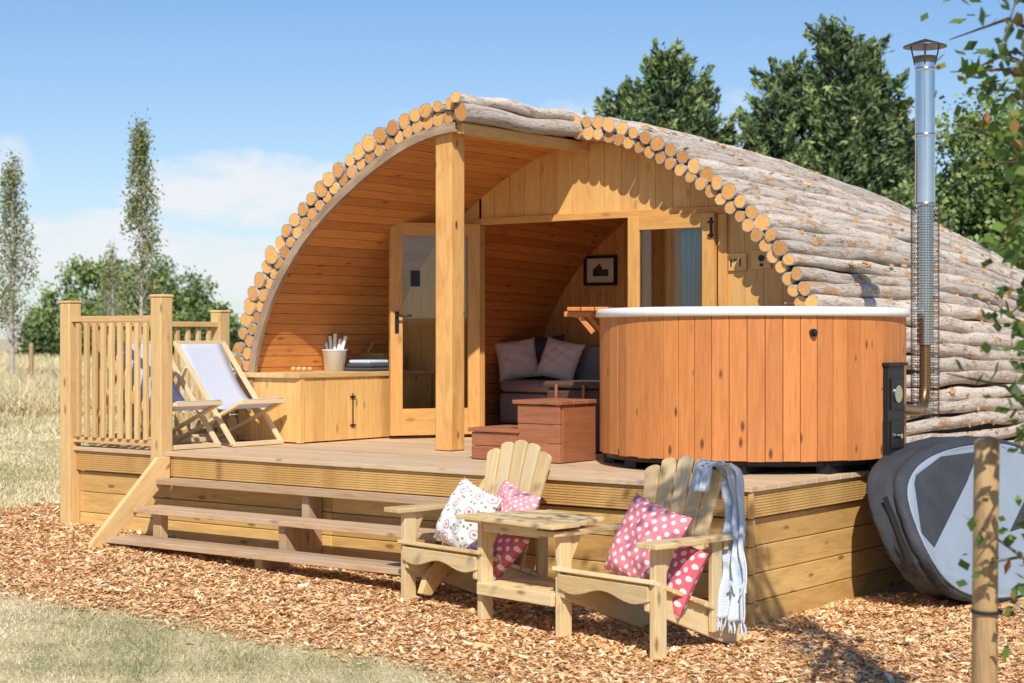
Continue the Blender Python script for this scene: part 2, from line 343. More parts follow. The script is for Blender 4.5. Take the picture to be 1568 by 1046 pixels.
PX=sm(PX);PZ=sm(PZ); TX=np.gradient(PX,S);TZ=np.gradient(PZ,S); ln=np.hypot(TX,TZ);TX/=ln;TZ/=ln
SMAX=S[-1]
def prof(s,off,y):
    tx=np.interp(s,S,TX);tz=np.interp(s,S,TZ)
    x=np.interp(s,S,PX)+tz*off; z=np.interp(s,S,PZ)-tx*off
    q=max(0,(y-2.33)/6); sz=1-.25*q*q; sx=1-.14*q*q
    return Vector((CX+x*sx,y,ZB+(z-ZB)*sz))
INT=np.array([(prof(s,.21,1.1).x,prof(s,.21,1.1).z) for s in np.linspace(-SMAX,SMAX,600)])
def ztop(x): 
    o=np.argsort(INT[:,0]); return float(np.interp(x,INT[o,0],INT[o,1]))

YF,YR,YE,YW,YB=1.1,2.35,8.4,2.6,4.6
pod=empty('log_glamping_pod',(CX,3.5,0))
b=B(); fl=B(); pitch=.113; nlog=int(SMAX/pitch)
for i in range(-nlog,nlog):
    s=(i+.5)*pitch; left=s<0
    y0=(YF if left else YR)+random.uniform(-.015,.015)
    if prof(s,0,YF).z<.1: continue
    ysx=np.concatenate([[y0],np.arange(y0+.12,YE,.16),[YE+random.uniform(-.05,.1)]])
    r0=random.uniform(.046,.060); p1=random.random()*6; p2=random.random()*6
    path=[];rad=[]
    for yv in ysx:
        w=0.016*math.sin(yv*1.7+p1)+.006*math.sin(yv*6.3+p2)
        if yv<y0+.3: w*=.3
        P=prof(s+w*.9,.054+w*.4,yv); path.append(P); rad.append(r0*(1+.10*math.sin(yv*1.3+p2)+.05*math.sin(yv*9+p1)))
    b.tube(path,rad,11,0,1,bumpy=.13)
    if not left:
        for _ in range(11):
            yy=random.uniform(YR+.1,7.5); ds=random.uniform(-.04,.04); P=prof(s+ds,-.006+abs(ds)*.5,yy)
            n_=(prof(s+ds,-.1,yy)-prof(s+ds,0,yy)).normalized(); a_=Vector((random.gauss(0,.15),1,random.gauss(0,.15))).normalized()
            n_=(n_+Vector((random.gauss(0,.35),random.gauss(0,.35),random.gauss(0,.35)))).normalized()
            l=random.uniform(.03,.09); fl.beam(P-a_*l/2,P+a_*l/2,random.uniform(.012,.03),.004,up=n_)
b.obj('outer_logs',[bark,logend],pod)
fl.obj('bark_flakes',[flakem],pod)
b=B(); pitch2=.1; n2=int(SMAX/pitch2)
for i in range(-n2,n2):
    s=(i+1.0)*pitch2; left=s<=0
    if prof(s,0,YF).z<.75: continue
    y0=(YF if left else YR)+random.uniform(.0,.02)
    b.tube([prof(s,.135,y0),prof(s,.135,y0+.4),prof(s,.135,y0+1.2)],random.uniform(.041,.05),10,0,1,bumpy=.08)
b.obj('inner_logs',[bark,logend],pod)
b=B()
for (s0,s1,y0) in ((-SMAX,0,YF+.04),(0,SMAX,YR+.04)):
    b.grid(lambda u,v:prof(s0+(s1-s0)*u,.085,y0+(YE-.03-y0)*v),60,16)
pts=[prof(s,.085,YE-.04) for s in np.linspace(-SMAX,SMAX,60)]
b.prism(pts,(0,.03,0))
b.obj('roof_underlay',[darkshell],pod)
b=B(); bw=.094
for side in(-1,1):
    y0=YF+.02 if side<0 else YR+.14
    s=0
    while s<SMAX-.02:
        a,c_=side*s,side*(s+bw-.005)
        if prof(a,.19,YF).z>.7:
            ysl=[y0,2.52,3.5,YB+.03] if side<0 else [y0,3.5,YB+.03]
            rr=random.random()
            V=[];W=[]
            for yv in ysl:
                for (q,o) in((a,.19),(c_,.19),(c_,.175),(a,.175)):
                    P=prof(q,o,yv); V.append(P); W.append((yv,q,o))
            F=[(i*4+j,i*4+(j+1)%4,(i+1)*4+(j+1)%4,(i+1)*4+j) for i in range(len(ysl)-1) for j in range(4)]+[(3,2,1,0)]
            b.add(V,F,W,0,rr)
        s+=bw
b.obj('ceiling_lining',[lining],pod)
b=B(); ss=np.linspace(-3.35,-.02,34)
for i in range(len(ss)-1):
    a,c_=ss[i],ss[i+1]
    V=[];W=[]
    for yv in(YF-.0,YF+.035):
        for (q,o) in((a,.178),(c_,.178),(c_,.24),(a,.24)):
            V.append(prof(q,o,yv)); W.append((q,o,yv))
    b.add(V,[(0,1,2,3),(7,6,5,4),(0,4,5,1),(3,2,6,7)],W,0,.4)
b.obj('arch_fascia',[barkstrip],pod)
b=B(); OX0,OX1,OZ=-3.80,-1.70,2.37
x=-4.98
while x<-.62:
    x1=x+.145; a,c_=x+.0015,x1-.0015
    za,zc=ztop(a)+.03,ztop(c_)+.03
    def panel(a,c_,z0,za,zc):
        if max(za,zc)-z0<.02: return
        b.prism([(a,YW,z0),(c_,YW,z0),(c_,YW,max(zc,z0+.005)),(a,YW,max(za,z0+.005))],(0,.03,0),grain=(0,0,1))
    if c_<=OX0+.001 or a>=OX1-.001: panel(a,c_,.73,za,zc)
    else:
        if a<OX0: panel(a,OX0,.73,za,za)
        if c_>OX1: panel(OX1,c_,.73,zc,zc)
        panel(a,c_,OZ,za,zc)
    x=x1
b.obj('gable_wall',[cladding],pod)
b=B()
b.bb(OX0-.06,OX1+.07,YW-.03,YW-.002,OZ-.02,OZ+.03)
b.bb(OX0-.07,OX0-.003,YW-.028,YW+.05,.735,OZ-.022)
b.bb(OX1+.003,OX1+.07,YW-.028,YW+.05,.735,OZ-.022)
b.bb(OX0,OX1,YW-.02,YW+.08,.735,.76)
b.obj('door_surround',[doorw],pod,.003)
def leaf(name,w,h,M,handle=-1):
    b=B(); s=.095
    b.bb(0,s,-.022,.022,0,h); b.bb(w-s,w,-.022,.022,0,h)
    b.bb(s,w-s,-.02,.02,h-.1,h); b.bb(s,w-s,-.02,.02,0,.2)
    o=b.obj(name+'_frame',[doorw],None,.003); o.matrix_world=M; par(o,pod)
    g=B(); g.bb(s-.005,w-s+.005,-.004,.004,.2,h-.1); o=g.obj(name+'_pane',[glass],None); o.matrix_world=M; par(o,pod)
    if handle>0: return
    hx=s*.5
    g=B(); g.bb(hx-.015,hx+.015,-.03,-.0225,.77,.93); g.tube([(hx,-.03,.9),(hx,-.07,.9),(hx+.1,-.07,.9)],.009,8)
    g.bb(s+.07,s+.14,-.012,-.0045,1.12,1.24)
    o=g.obj(name+'_handle',[blackm],None); o.matrix_world=M; par(o,pod)
fx,fy=-4.16,1.95; hx,hy=-3.79,2.56; ang=math.atan2(hy-fy,hx-fx); wl=math.hypot(hx-fx,hy-fy)
leaf('left_door',wl,1.6,Matrix.Translation((fx,fy,.755))@Matrix.Rotation(ang,4,'Z'))
leaf('right_door',.71,1.6,Matrix.Translation((-2.42,YW-.04,.755)),1)
b=B(); b.bb(-1.735,-1.722,YW-.075,YW-.063,2.18,2.32); b.bb(-1.75,-1.712,YW-.08,YW-.064,2.19,2.205);b.bb(-1.75,-1.712,YW-.08,YW-.064,2.28,2.295)
b.obj('door_hook',[blackm],pod)
b=B(); b.grid(lambda u,v:Vector((-2.08+(.19-.06*math.sin(v*2.6))*u+.03*v,YW+.10+.02*math.sin(u*22),2.33-.95*v)),40,12)
b.obj('curtain',[curtain],pod)
b=B()
x=-4.95
while x<-.7:
    za,zc=ztop(x+.001)+.02,ztop(x+.093)+.02
    if min(za,zc)>.8: b.prism([(x+.002,YB,.73),(x+.092,YB,.73),(x+.092,YB,zc),(x+.002,YB,za)],(0,.03,0))
    x+=.095
b.obj('partition_wall',[cladding],pod)
b=B(); 
for i in range(14): b.bb(-4.95,-.7,YW+.03+i*.142,YW+.03+i*.142+.139,.70,.728)
b.obj('interior_floor',[lining],pod)
b=B()
b.tube([(CX+.03,y,3.075+.012*math.sin(y*9)) for y in np.linspace(YF-.06,YR+.1,12)],.04,10,0,1,rnd=.9,bumpy=.12)
b.tube([(CX+.055,y,2.975+.012*math.sin(y*6)) for y in np.linspace(YF-.03,YR+.1,12)],.058,12,0,1,rnd=.05,bumpy=.1)
b.obj('ridge_logs',[bark,logend],pod)
b=B(); b.bb(CX-.02,CX+.03,YF+.03,YW-.01,2.845,2.915); b.bb(CX-.14,CX-.021,YF+.03,YW-.01,2.86,2.915)
b.obj('ridge_beam',[pine],pod,.004)
b=B(); b.bb(-3.05,-2.91,1.15,1.29,.735,2.93,grain=2,rnd=.6); b.bb(-3.03,-2.93,1.12,1.149,2.86,2.93)
b.obj('porch_post',[postw],pod,.006)
b=B(); b.bb(-1.62,-1.48,YW-.02,YW-.003,1.95,2.07,rnd=.9); b.bb(-1.44,-1.29,YW-.02,YW-.003,1.96,2.09,rnd=.95)
b.bb(-1.1,-.93,YW-.13,YW-.01,1.55,1.7); b.beam((-1.12,YW-.07,1.72),(-.91,YW-.07,1.72),.15,.015)
b.obj('wall_signs',[cladding],pod,.003)
b=B(); b.bb(-1.60,-1.592,YW-.026,YW-.021,1.98,2.03); b.bb(-1.575,-1.55,YW-.026,YW-.021,2.02,2.03);b.bb(-1.53,-1.522,YW-.026,YW-.021,1.98,2.03); b.tube([(-1.36,YW-.02,2.03),(-1.36,YW-.03,2.03)],.022,14); b.tube([(-1.36,YW-.02,1.985),(-1.36,YW-.03,1.985)],.012,10)
b.obj('sign_lettering',[blackm],pod)
# ---------------------------------------------------------------- interior furniture
so=empty('sofa',(-4.1,4.2,.73))
b=B(); b.bb(-4.6,-3.5,3.85,4.5,.76,1.02); b.obj('base',[sofam],so,.03)
b=B(); b.bb(-4.58,-4.06,3.82,4.4,1.03,1.13); b.bb(-4.04,-3.52,3.82,4.4,1.03,1.13); b.bb(-4.6,-3.5,4.35,4.57,1.0,1.42); b.obj('seat_cushions',[sofam],so,.04)
b=B(); b.bb(-3.5,-3.3,3.84,4.5,.76,1.22); b.obj('arm',[darkf],so,.04)
def pillow(name,size,T,M,mat,n=22):
    b=B()
    def P(u,v,sgn):
        x=(u*2-1);y=(v*2-1); e=(1-abs(x)**3.2)*(1-abs(y)**3.2); t=T*max(e,0)**.55*sgn
        k=1-.07*(1-abs(y)**2)*abs(x)**4-0; k2=1-.07*(1-abs(x)**2)*abs(y)**4
        wr=(.014*math.sin(x*5+y*3)+.008*math.sin(x*11-y*9)+.01*math.sin(y*13+x*4))*max(e,0)*sgn
        return Vector((x*size/2*k,t+wr*size*1.6,y*size/2*k2))
    for sgn in(1,-1): b.grid(lambda u,v:P(u,v,sgn),n,n,wcfn=lambda u,v:(u*size,v*size,0))
    o=b.obj(name,[mat],None); o.matrix_world=M; return o
def T3(x,y,z,rx=0,ry=0,rz=0):
    return Matrix.Translation((x,y,z))@Matrix.Rotation(math.radians(rz),4,'Z')@Matrix.Rotation(math.radians(rx),4,'X')@Matrix.Rotation(math.radians(ry),4,'Y')
pillow('cushion',.36,.07,T3(-4.15,4.12,1.30,-22,12,15),ivory)
pillow('cushion',.38,.07,T3(-4.4,4.24,1.32,-20,-8,10),darkf)
pillow('cushion',.36,.07,T3(-4.55,4.05,1.30,-20,-8,40),ivory)
pf=empty('framed_picture',(-4.05,YB-.02,2.07))
b=B(); 
for a in((-4.22,-3.88,1.94,1.965),(-4.22,-3.88,2.175,2.2),(-4.22,-4.195,1.9651,2.1749),(-3.905,-3.88,1.9651,2.1749)): b.bb(a[0],a[1],YB-.03,YB-.004,a[2],a[3])
b.obj('frame',[blackm],pf)
b=B(); b.bb(-4.2,-3.9,YB-.012,YB-.003,1.96,2.18); b.obj('mount',[paperm],pf)
b=B(); b.bb(-4.13,-3.97,YB-.016,YB-.0125,2.02,2.08); b.prism([(-4.13,YB-.016,2.08),(-4.03,YB-.016,2.08),(-4.06,YB-.016,2.13)],(0,.003,0)); b.obj('print',[inkm],pf)

# ---------------------------------------------------------------- storage bench + things
be=empty('storage_bench',(-4.55,1.8,.73))
b=B(); x=-4.9
while x<-4.28: b.bb(x,min(x+.118,-4.27),1.11,1.13,.74,1.2,grain=2); x+=.12
y=1.131
while y<2.56: b.bb(-4.29,-4.27,y,min(y+.118,2.58),.74,1.2,grain=2); y+=.12
b.bb(-4.305,-4.262,1.102,1.145,.735,1.2,grain=2)
b.obj('box',[pine],be,.003)
b=B(); 
for i in range(4): b.bb(-4.9+i*.1625,-4.9+(i+1)*.1625-.004,1.08,2.58,1.2,1.235)
b.obj('lid',[railw],be,.004)
b=B(); b.bb(-4.268,-4.262,1.655,1.662,.83,1.08); b.bb(-4.268,-4.255,1.63,1.68,.84,.85); b.bb(-4.268,-4.255,1.63,1.68,1.05,1.06); b.obj('latch',[blackm],be)
pl=empty('tool_pot',(-4.66,1.88,1.235))
b=B(); b.lathe([(.0,1.237),(.075,1.237),(.092,1.39),(.102,1.395),(.097,1.40),(.077,1.39),(.0,1.3)],(-4.66,1.88,0),24); b.obj('pot',[whitep],pl)
b=B()
for i in range(5): b.tube([(-4.66+.02*i-.04,1.88,1.3),(-4.71+.045*i-.04,1.87+.01*i,1.48+.02*(i%3))],.014,8)
b.obj('utensils',[ivory],pl)
ft=empty('folded_towels',(-4.5,2.1,1.235))
b=B(); b.bb(-4.60,-4.32,1.9,2.22,1.237,1.262); b.bb(-4.58,-4.34,1.92,2.2,1.264,1.29); b.obj('lower',[darkf],ft,.012)
b=B(); b.bb(-4.57,-4.36,1.94,2.17,1.292,1.32);b.obj('upper',[curtain],ft,.012)
wb2=empty('wicker_tray',(-4.6,2.4,1.235))
b=B(); b.bb(-4.8,-4.5,2.26,2.52,1.237,1.37); b.tube([(-4.66,2.26,1.37),(-4.66,2.32,1.45),(-4.66,2.46,1.45),(-4.66,2.52,1.37)],.01,6); b.obj('basket',[stakew],wb2,.01)
b=B()
for i in range(6): b.lathe([(.0,0),(.016,.005),(.022,.02),(.016,.034),(0,.038)],(-4.72+.055*(i%3),1.5+.06*(i//3),1.236),10)
b.obj('eggs',[railw])

# ---------------------------------------------------------------- deck
dk=empty('timber_deck',(-2.7,1.2,0))
b=B(); i=0; y=-.02
while y<2.57:
    y1=y+.138
    for (xa,xb) in ((-5.4,-2.9+.3*math.sin(i*2.4)),(-2.9+.3*math.sin(i*2.4)+.003,.02)):
        b.bb(xa,xb,y,min(y1,2.59),.702,.73)
    y=y1+.006; i+=1
b.bb(-.55,.02,2.6,3.2,.702,.73)
b.obj('deck_surface',[deckw],dk,.003)
b=B()
for (xa,xb) in((-5.38,-2.7),(-2.697,.0)):
    for j in range(9):
        zz=.700-.0145*(j+1); b.bb(xa,xb,-.0,.02,zz,zz+.0105,rnd=.3+.1*(xa>-3))
    b.bb(xa,xb,.004,.03,.565,.7,rnd=.3)
for j in range(9):
    zz=.700-.0145*(j+1); b.bb(-.02+.001,.0015,.021,2.9,zz,zz+.0105,rnd=.5); 
b.bb(-.03,-.004,.031,2.9,.565,.7,rnd=.5)
b.bb(-.004,.014,-.01,.02,.565,.7,rnd=.9)
b.obj('grooved_fascia',[sleeper],dk)
b=B()
for j in range(4):
    z1=.555-j*.144; z0=z1-.14
    b.bb(-5.36,-2.95,.03,.08,z0,z1); b.bb(-2.947,-.052,.03,.08,z0,z1); b.bb(-.08,-.03,.082,2.9,z0,z1)
    b.bb(-5.36,-5.31,.082,2.0,z0,z1)
    b.bb(-.05,.0-.012,.02,.08,z0,z1,rnd=.8,grain=2)
b.obj('skirt_sleepers',[sleeper],dk,.005)
ra=empty('deck_balustrade',(-5.0,.5,.73))
b=B()
for (x_,y_,zb,zt) in((-4.47,.0,.5,1.76),(-5.42,-.0,.15,1.73),(-5.42,1.42,.3,1.68)):
    b.bb(x_-.053,x_+.053,y_-.058,y_+.048,zb,zt-.0,grain=2)
    b.bb(x_-.058,x_+.058,y_-.063,y_+.053,zt,zt+.02)
b.obj('posts',[railw],ra,.008)
b=B()
b.bb(-5.366,-4.524,-.04,.03,1.60,1.64); b.bb(-5.366,-4.524,-.025,.02,.76,.80)
for i in range(9):
    x_=-5.30+i*.088; b.bb(x_-.017,x_+.017,-.045,-.015,.80,1.59,grain=2)
b.bb(-5.455,-5.385,.05,1.364,1.57,1.61); b.bb(-5.44,-5.395,.05,1.364,.76,.80)
for i in range(12):
    y_=.14+i*.105; b.bb(-5.435,-5.405,y_-.017,y_+.017,.80,1.57,grain=2)
b.obj('rails_and_balusters',[railw],ra,.004)
st=empty('deck_steps',(-3.0,-.3,0)); 
b=B()
for (yf,zt) in((-.15,.56),(-.345,.39),(-.56,.215)):
    b.bb(-4.36,-1.64,yf,yf+.115,zt-.035,zt); b.bb(-4.36,-1.64,yf+.12,yf+.225,zt-.035,zt)
b.obj('treads',[stepw],st,.004)
b=B()
for x_ in(-4.385,-1.62):
    b.prism([(x_-.018,-.02,.70),(x_-.018,-.02,.56),(x_-.018,-.62,.10),(x_-.018,-.70,.12),(x_-.018,-.66,.2),(x_-.018,-.12,.70)],(.036,0,0),grain=(0,.78,.62))
b.obj('stringers',[railw],st,.004)
b=B()
b.prism([(-3.08,.02,.52),(-3.08,-.10,.52),(-3.08,-.10,.35),(-3.08,-.30,.35),(-3.08,-.30,.18),(-3.08,-.50,.18),(-3.08,-.50,.03),(-3.08,.02,.03)],(.06,0,0),grain=(0,0,1))
for x_ in(-4.2,-1.9): b.bb(x_-.04,x_+.04,-.28,-.22,.02,.350)
b.obj('supports',[stepw],st,.004)

# ---------------------------------------------------------------- hot tub
TX_,TY_=-.79,1.42; TR=.915
tb=empty('wooden_hot_tub',(TX_,TY_,.73))
b=B(); N=58; z0,z1=.805,1.615
for i in range(N):
    a=2*math.pi*(i+.5)/N; w=2*math.pi*TR/N-.003
    M=Matrix.Rotation(a,3,'Z'); b.box((TX_+math.cos(a)*(TR-.016),TY_+math.sin(a)*(TR-.016),(z0+z1)/2+random.uniform(-.003,.003)),(.032,w,z1-z0),M=M,grain=2)
b.obj('staves',[tubwood],tb,.003)
b=B(); b.lathe([(TR-.05,z0+.03),(TR-.05,z1-.02)],(TX_,TY_,0),64); b.obj('shell_backing',[darkshell],tb)
b=B(); b.lathe([(.70,1.3),(.80,1.60),(.83,1.655),(.86,1.668),(TR+.015,1.662),(TR+.025,1.645),(TR+.025,1.617),(TR-.0,1.612)],(TX_,TY_,0),80); b.obj('liner_rim',[whitep],tb)
b=B(); b.lathe([(0,1.47),(.78,1.47)],(TX_,TY_,0),48); b.obj('water',[water],tb)
b=B()
for i in range(5):
    h_=math.sqrt(max(.05,.86**2-(-.72+i*.36)**2)); b.bb(TX_-.76+i*.36,TX_-.68+i*.36,TY_-h_,TY_+h_,.732,.800)
b.lathe([(TR-.1,.775),(TR-.04,.775),(TR-.04,.815),(TR-.1,.82)],(TX_,TY_,0),48)
b.obj('base_bearers',[blackm],tb)
ang=math.radians(-53+ 14); c=Vector((TX_+math.cos(ang)*TR,TY_+math.sin(ang)*TR,1.52))
b=B(); d=Vector((math.cos(ang),math.sin(ang),0)); b.tube([c,c+d*.02],.022,14); b.tube([c+d*.02,c+d*.04],.011,10); b.obj('valve',[blackm],tb)
b=B(); th=math.radians(205); dr=Vector((math.cos(th),math.sin(th),0)); tn=Vector((-dr.y,dr.x,0)); c=Vector((TX_,TY_,0))
for i in range(3):
    p=c+dr*(TR-.04+.085*i+.0); b.beam(p-tn*.26+Vector((0,0,1.665)),p+tn*.26+Vector((0,0,1.665)),.08,.024)
for q in(-.18,.18):
    p=c+tn*q; b.beam(p+dr*(TR+.03)+Vector((0,0,1.635)),p+dr*(TR+.2)+Vector((0,0,1.635)),.035,.032)
    b.beam(p+dr*(TR+.02)+Vector((0,0,1.52)),p+dr*(TR+.11)+Vector((0,0,1.625)),.03,.03)
b.obj('drinks_shelf',[tubwood],tb,.004)
sv=empty('tub_stove',(.1,1.45,.79))
b=B(); b.bb(.03,.15,1.32,1.54,.75,1.33); b.bb(.02,.165,1.305,1.555,1.33,1.35); b.bb(.15,.158,1.35,1.51,.86,1.02); b.bb(.15,.158,1.35,1.51,1.08,1.26); b.bb(.05,.14,1.315,1.32,1.1,1.28);b.bb(.05,.14,1.312,1.319,.8,1.02)
b.obj('body',[blackm],sv,.006)
b=B(); b.tube([(.09,1.30,1.2),(.09,1.319,1.2)],.03,16); b.tube([(.16,1.43,.93),(.185,1.43,.93)],.015,10); b.tube([(.158,1.43,1.17),(.166,1.43,1.17)],.05,16); b.obj('fittings',[steel],sv)
ch=empty('stove_chimney',(.03,2.1,1))
b=B(); b.tube([(.12,1.54,1.08),(.10,1.8,1.06),(.05,2.0,1.06),(.03,2.08,1.1),(.03,2.1,1.2),(.03,2.1,1.5)],.034,14); b.obj('elbow',[copper],ch)
b=B(); b.tube([(.03,2.1,1.45),(.03,2.1,2.3)],.050,20); b.tube([(.03,2.1,2.3),(.03,2.1,3.16)],.060,22)
for zz in(2.3,2.72,3.12): b.lathe([(.060,zz-.012),(.065,zz),(.060,zz+.012)],(.03,2.1,0),22)
b.obj('flue',[steel],ch)
b=B(); b.lathe([(0,3.31),(.03,3.30),(.13,3.265),(.132,3.258),(.04,3.272),(0,3.276)],(.03,2.1,0),28)
b.lathe([(.062,3.16),(.062,3.19),(.075,3.2)],(.03,2.1,0),22)
for k in range(4):
    a=k*math.pi/2+.4; b.tube([(.03+.06*math.cos(a),2.1+.06*math.sin(a),3.15),(.03+.085*math.cos(a),2.1+.085*math.sin(a),3.27)],.005,6)
b.obj('rain_cap',[darksteel],ch)
b=B(); NS,NZ=30,84
V=[];F=[]
for j in range(NZ+1):
    for k in range(NS):
        a=2*math.pi*(k+.5*(j%2))/NS; V.append((.03+.084*math.cos(a),2.1+.084*math.sin(a),1.0+1.3*j/NZ))
for j in range(NZ):
    for k in range(NS): 
        F.append((j*NS+k,j*NS+(k+1)%NS,(j+1)*NS+(k+1)%NS,(j+1)*NS+k))
b.add(V,F,[(0,0,0)]*len(V),0,0)
o=b.obj('heat_guard',[darksteel],ch); wf=o.modifiers.new('w','WIREFRAME'); wf.thickness=.0024
ts=empty('tub_steps',(-2.0,.95,.73))
b=B()
for k in range(3): b.bb(-2.38,-1.98+.0,.66+k*.135,.66+k*.135+.13,.905,.93); b.bb(-2.03,-1.66,.66+k*.135,.66+k*.135+.13,1.085,1.11)
for j in range(2): b.bb(-2.36,-2.002,.675,.70,.735+j*.085,.735+j*.085+.082); b.bb(-2.36,-2.335,.701,1.05,.735+j*.085,.735+j*.085+.082)
for j in range(3): b.bb(-2.0,-1.68,.675,.70,.735+j*.116,.735+j*.116+.113)
b.bb(-2.0,-1.975,.701,1.05,.931,1.084); b.bb(-1.70,-1.675,.701,1.05,.735,1.084)
b.obj('step_box',[redwood],ts,.004)
wb=empty('wicker_hamper',(-2.1,1.6,.73))
b=B(); b.bb(-2.42,-1.98,1.55,1.95,.735,1.15); b.bb(-2.44,-1.96,1.53,1.97,1.155,1.20)
b.obj('basket',[wicker],wb,.02)
b=B(); b.bb(-2.33,-2.31,1.524,1.529,1.0,1.18); b.bb(-2.11,-2.09,1.524,1.529,1.0,1.18); b.obj('straps',[redwood],wb)

# ---------------------------------------------------------------- folded tub cover leaning on the deck
cv=empty('hot_tub_cover',(.5,2.2,0))
def cvout(t,inset=0):
    cy,cz,ry,rz=2.08,.455,1.2-inset,.465-inset
    a=t*2*math.pi; ca,sa=math.cos(a),math.sin(a); p=.78
    return cy+ry*math.copysign(abs(ca)**p,ca), cz+rz*math.copysign(abs(sa)**p,sa)
def lean(x,y,z): return Vector((x-.42*z+.64,y,z*.97-.01))
b=B(); layers=[(-.17,.06),(-.165,.01),(-.14,-.008),(-.11,.006),(-.085,-.004),(-.05,.004),(-.02,-.008),(-.008,.016),(.0,.004),(.025,-.006),(.05,.0),(.062,.012),(.066,.03)]
n=90
V=[];W=[]
for li,(xx,ins) in enumerate(layers):
    for k in range(n):
        y,z=cvout(k/n,ins); q=.009*math.sin(k*.5+li*.9)+.006*math.sin(k*1.5+li*2.3)+.004*math.sin(k*2.9-li*1.3); y+=q; z+=q*.5; V.append(lean(xx+.014*math.sin(k*.28+1),y,max(.0,z))); W.append((xx,y,z))
F=[(i*n+k,i*n+(k+1)%n,(i+1)*n+(k+1)%n,(i+1)*n+k) for i in range(len(layers)-1) for k in range(n)]+[tuple(range(n)),tuple(range((len(layers)-1)*n,len(layers)*n))[::-1]]
b.add(V,F,W,0,0,[True]*(len(F)-2)+[False]*2); b.obj('vinyl_edge',[coverblk],cv)
b=B(); V=[];W=[]
for (xx,ins) in((.064,.03),(.071,.036)):
    for k in range(n):
        y,z=cvout(k/n,ins); V.append(lean(xx+.014*math.sin(k*.28+1),y,z)); W.append((xx,y,z))
b.add(V,[(k,(k+1)%n,n+(k+1)%n,n+k) for k in range(n)]+[tuple(range(n,2*n))],W,0,0); b.obj('foam_face',[covergry],cv)
b=B(); b.beam(lean(-.03,.885,.66),lean(-.02,.868,.3),.03,.006,up=(0,-1,0)); b.obj('straps',[rubber],cv)

# ---------------------------------------------------------------- adirondack chairs
RA=math.radians(-10.5)
def achair(name,lx,flip):
    M=Matrix.Translation((-.825,-.8235,.012+(.02 if lx<0 else -.005)))@Matrix.Rotation(RA,4,'Z')@Matrix.Translation((lx,0,0))
    e=bpy.data.objects.new(name,None); col.objects.link(e); e.matrix_world=M; EMP[e.name]=M
    b=B()
    for sx in(-1,1):
        b.bb(sx*.315-.018,sx*.315+.018,-.045,.035,0,.515,grain=2)
        b.prism([(sx*.28-.013,-.05,.33),(sx*.28-.013,-.05,.22),(sx*.28-.013,.52,.0),(sx*.28-.013,.64,.0),(sx*.28-.013,.66,.06),(sx*.28-.013,.42,.21),(sx*.28-.013,.0,.34)],(.026,0,0),grain=(0,.9,-.4))
        b.bb(sx*.315-.014,sx*.315+.014,.36,.43,.08,.515,grain=2)
        xo=sx*.335
        b.prism([(xo-.065,-.11,.517),(xo+.065,-.11,.517),(xo+.07,.0,.517),(xo+.045,.3,.517),(xo+.03,.47,.517),(xo-.035,.47,.517),(xo-.05,.2,.517),(xo-.068,.0,.517)],(0,0,.026),grain=(0,1,0))
        b.prism([(sx*.315-.011,.036,.515),(sx*.315-.011,.11,.515),(sx*.315-.011,.036,.38)],(.022,0,0))
    for i in range(6):
        y0=-.035+i*.075; z=.350-.028*i
        b.beam((-.335,y0,z),(.335,y0,z),.068,.022,up=(0,.35,1))
    pts=[(-.30,-.062,.335)]+[(.30,-.062,.335)]+[(.30-.6*k/16,-.062,.265-.02*math.sin(k/16*math.pi*3)) for k in range(17)]
    b.prism(pts,(0,.02,0),grain=(1,0,0))
    b.bb(-.30,.30,.405,.43,.40,.47); 
    O=Vector((0,.37,.2)); up=Vector((0,.26,1)).normalized(); nrm=Vector((0,-1,.26)).normalized()
    for k in range(-2,3):
        fan=k*.056; w0,w1=.031,.046; base=k*.070; H=.72-.014*k*k
        dirv=Vector((math.sin(fan),0,0))+up*math.cos(fan); side=Vector((math.cos(fan),0,0))-up*math.sin(fan)
        o=O+Vector((base,0,0)); pts=[o-side*w0,o+side*w0]
        for q in range(0,9):
            a=math.pi*q/8; pts.append(o+dirv*(H-.02+.018*math.sin(a)-.004*k*math.cos(a))+side*w1*math.cos(a))
        b.prism(pts,nrm*.018,grain=up)
    b.beam((-.34,.45,.50),(.34,.45,.50),.03,.06); b.beam((-.22,.54,.72),(.22,.54,.72),.02,.05)
    o=b.obj('frame',[chairw],None,.004); o.parent=e
    return e,M
c1,M1=achair('adirondack_chair',-.606,0); c2,M2=achair('adirondack_chair',.605,0)
Mt=Matrix.Translation((-.825,-.8235,.02))@Matrix.Rotation(RA,4,'Z')
e=bpy.data.objects.new('garden_side_table',None); col.objects.link(e); e.matrix_world=Mt
b=B()
for i in range(5):
    y0=-.15+i*.098; w=.36-.04*max(0,i-1)
    b.bb(-w,w,y0,y0+.093,.546,.568)
b.bb(-.2,.2,-.1,-.075,.49,.545); b.bb(-.2,.2,.2,.225,.49,.545)
for i in range(4): b.bb(-.27,.27,-.05+i*.09,-.05+i*.09+.083,.20,.22)
b.bb(-.28,.28,-.075,-.052,.16,.22)
o=b.obj('table_top_and_shelf',[chairw],None,.004); o.parent=e
pillow('cushion',.41,.075,M2@T3(.04,.21,.49,-20,14,0),polka)
pillow('cushion',.34,.06,M2@T3(.21,.22,.36,-20,14,-10),redflo)
pillow('cushion',.37,.08,M1@T3(-.03,.17,.49,-22,16,0),floral)
pillow('cushion',.36,.07,M1@T3(.16,.31,.49,-18,12,-6),polka2)
pillow('cushion',.30,.06,M1@T3(.24,.16,.36,-30,30,0),redflo)
th_=empty('throw_blanket',tuple(M2@Vector((.25,.5,.6))))
b=B()
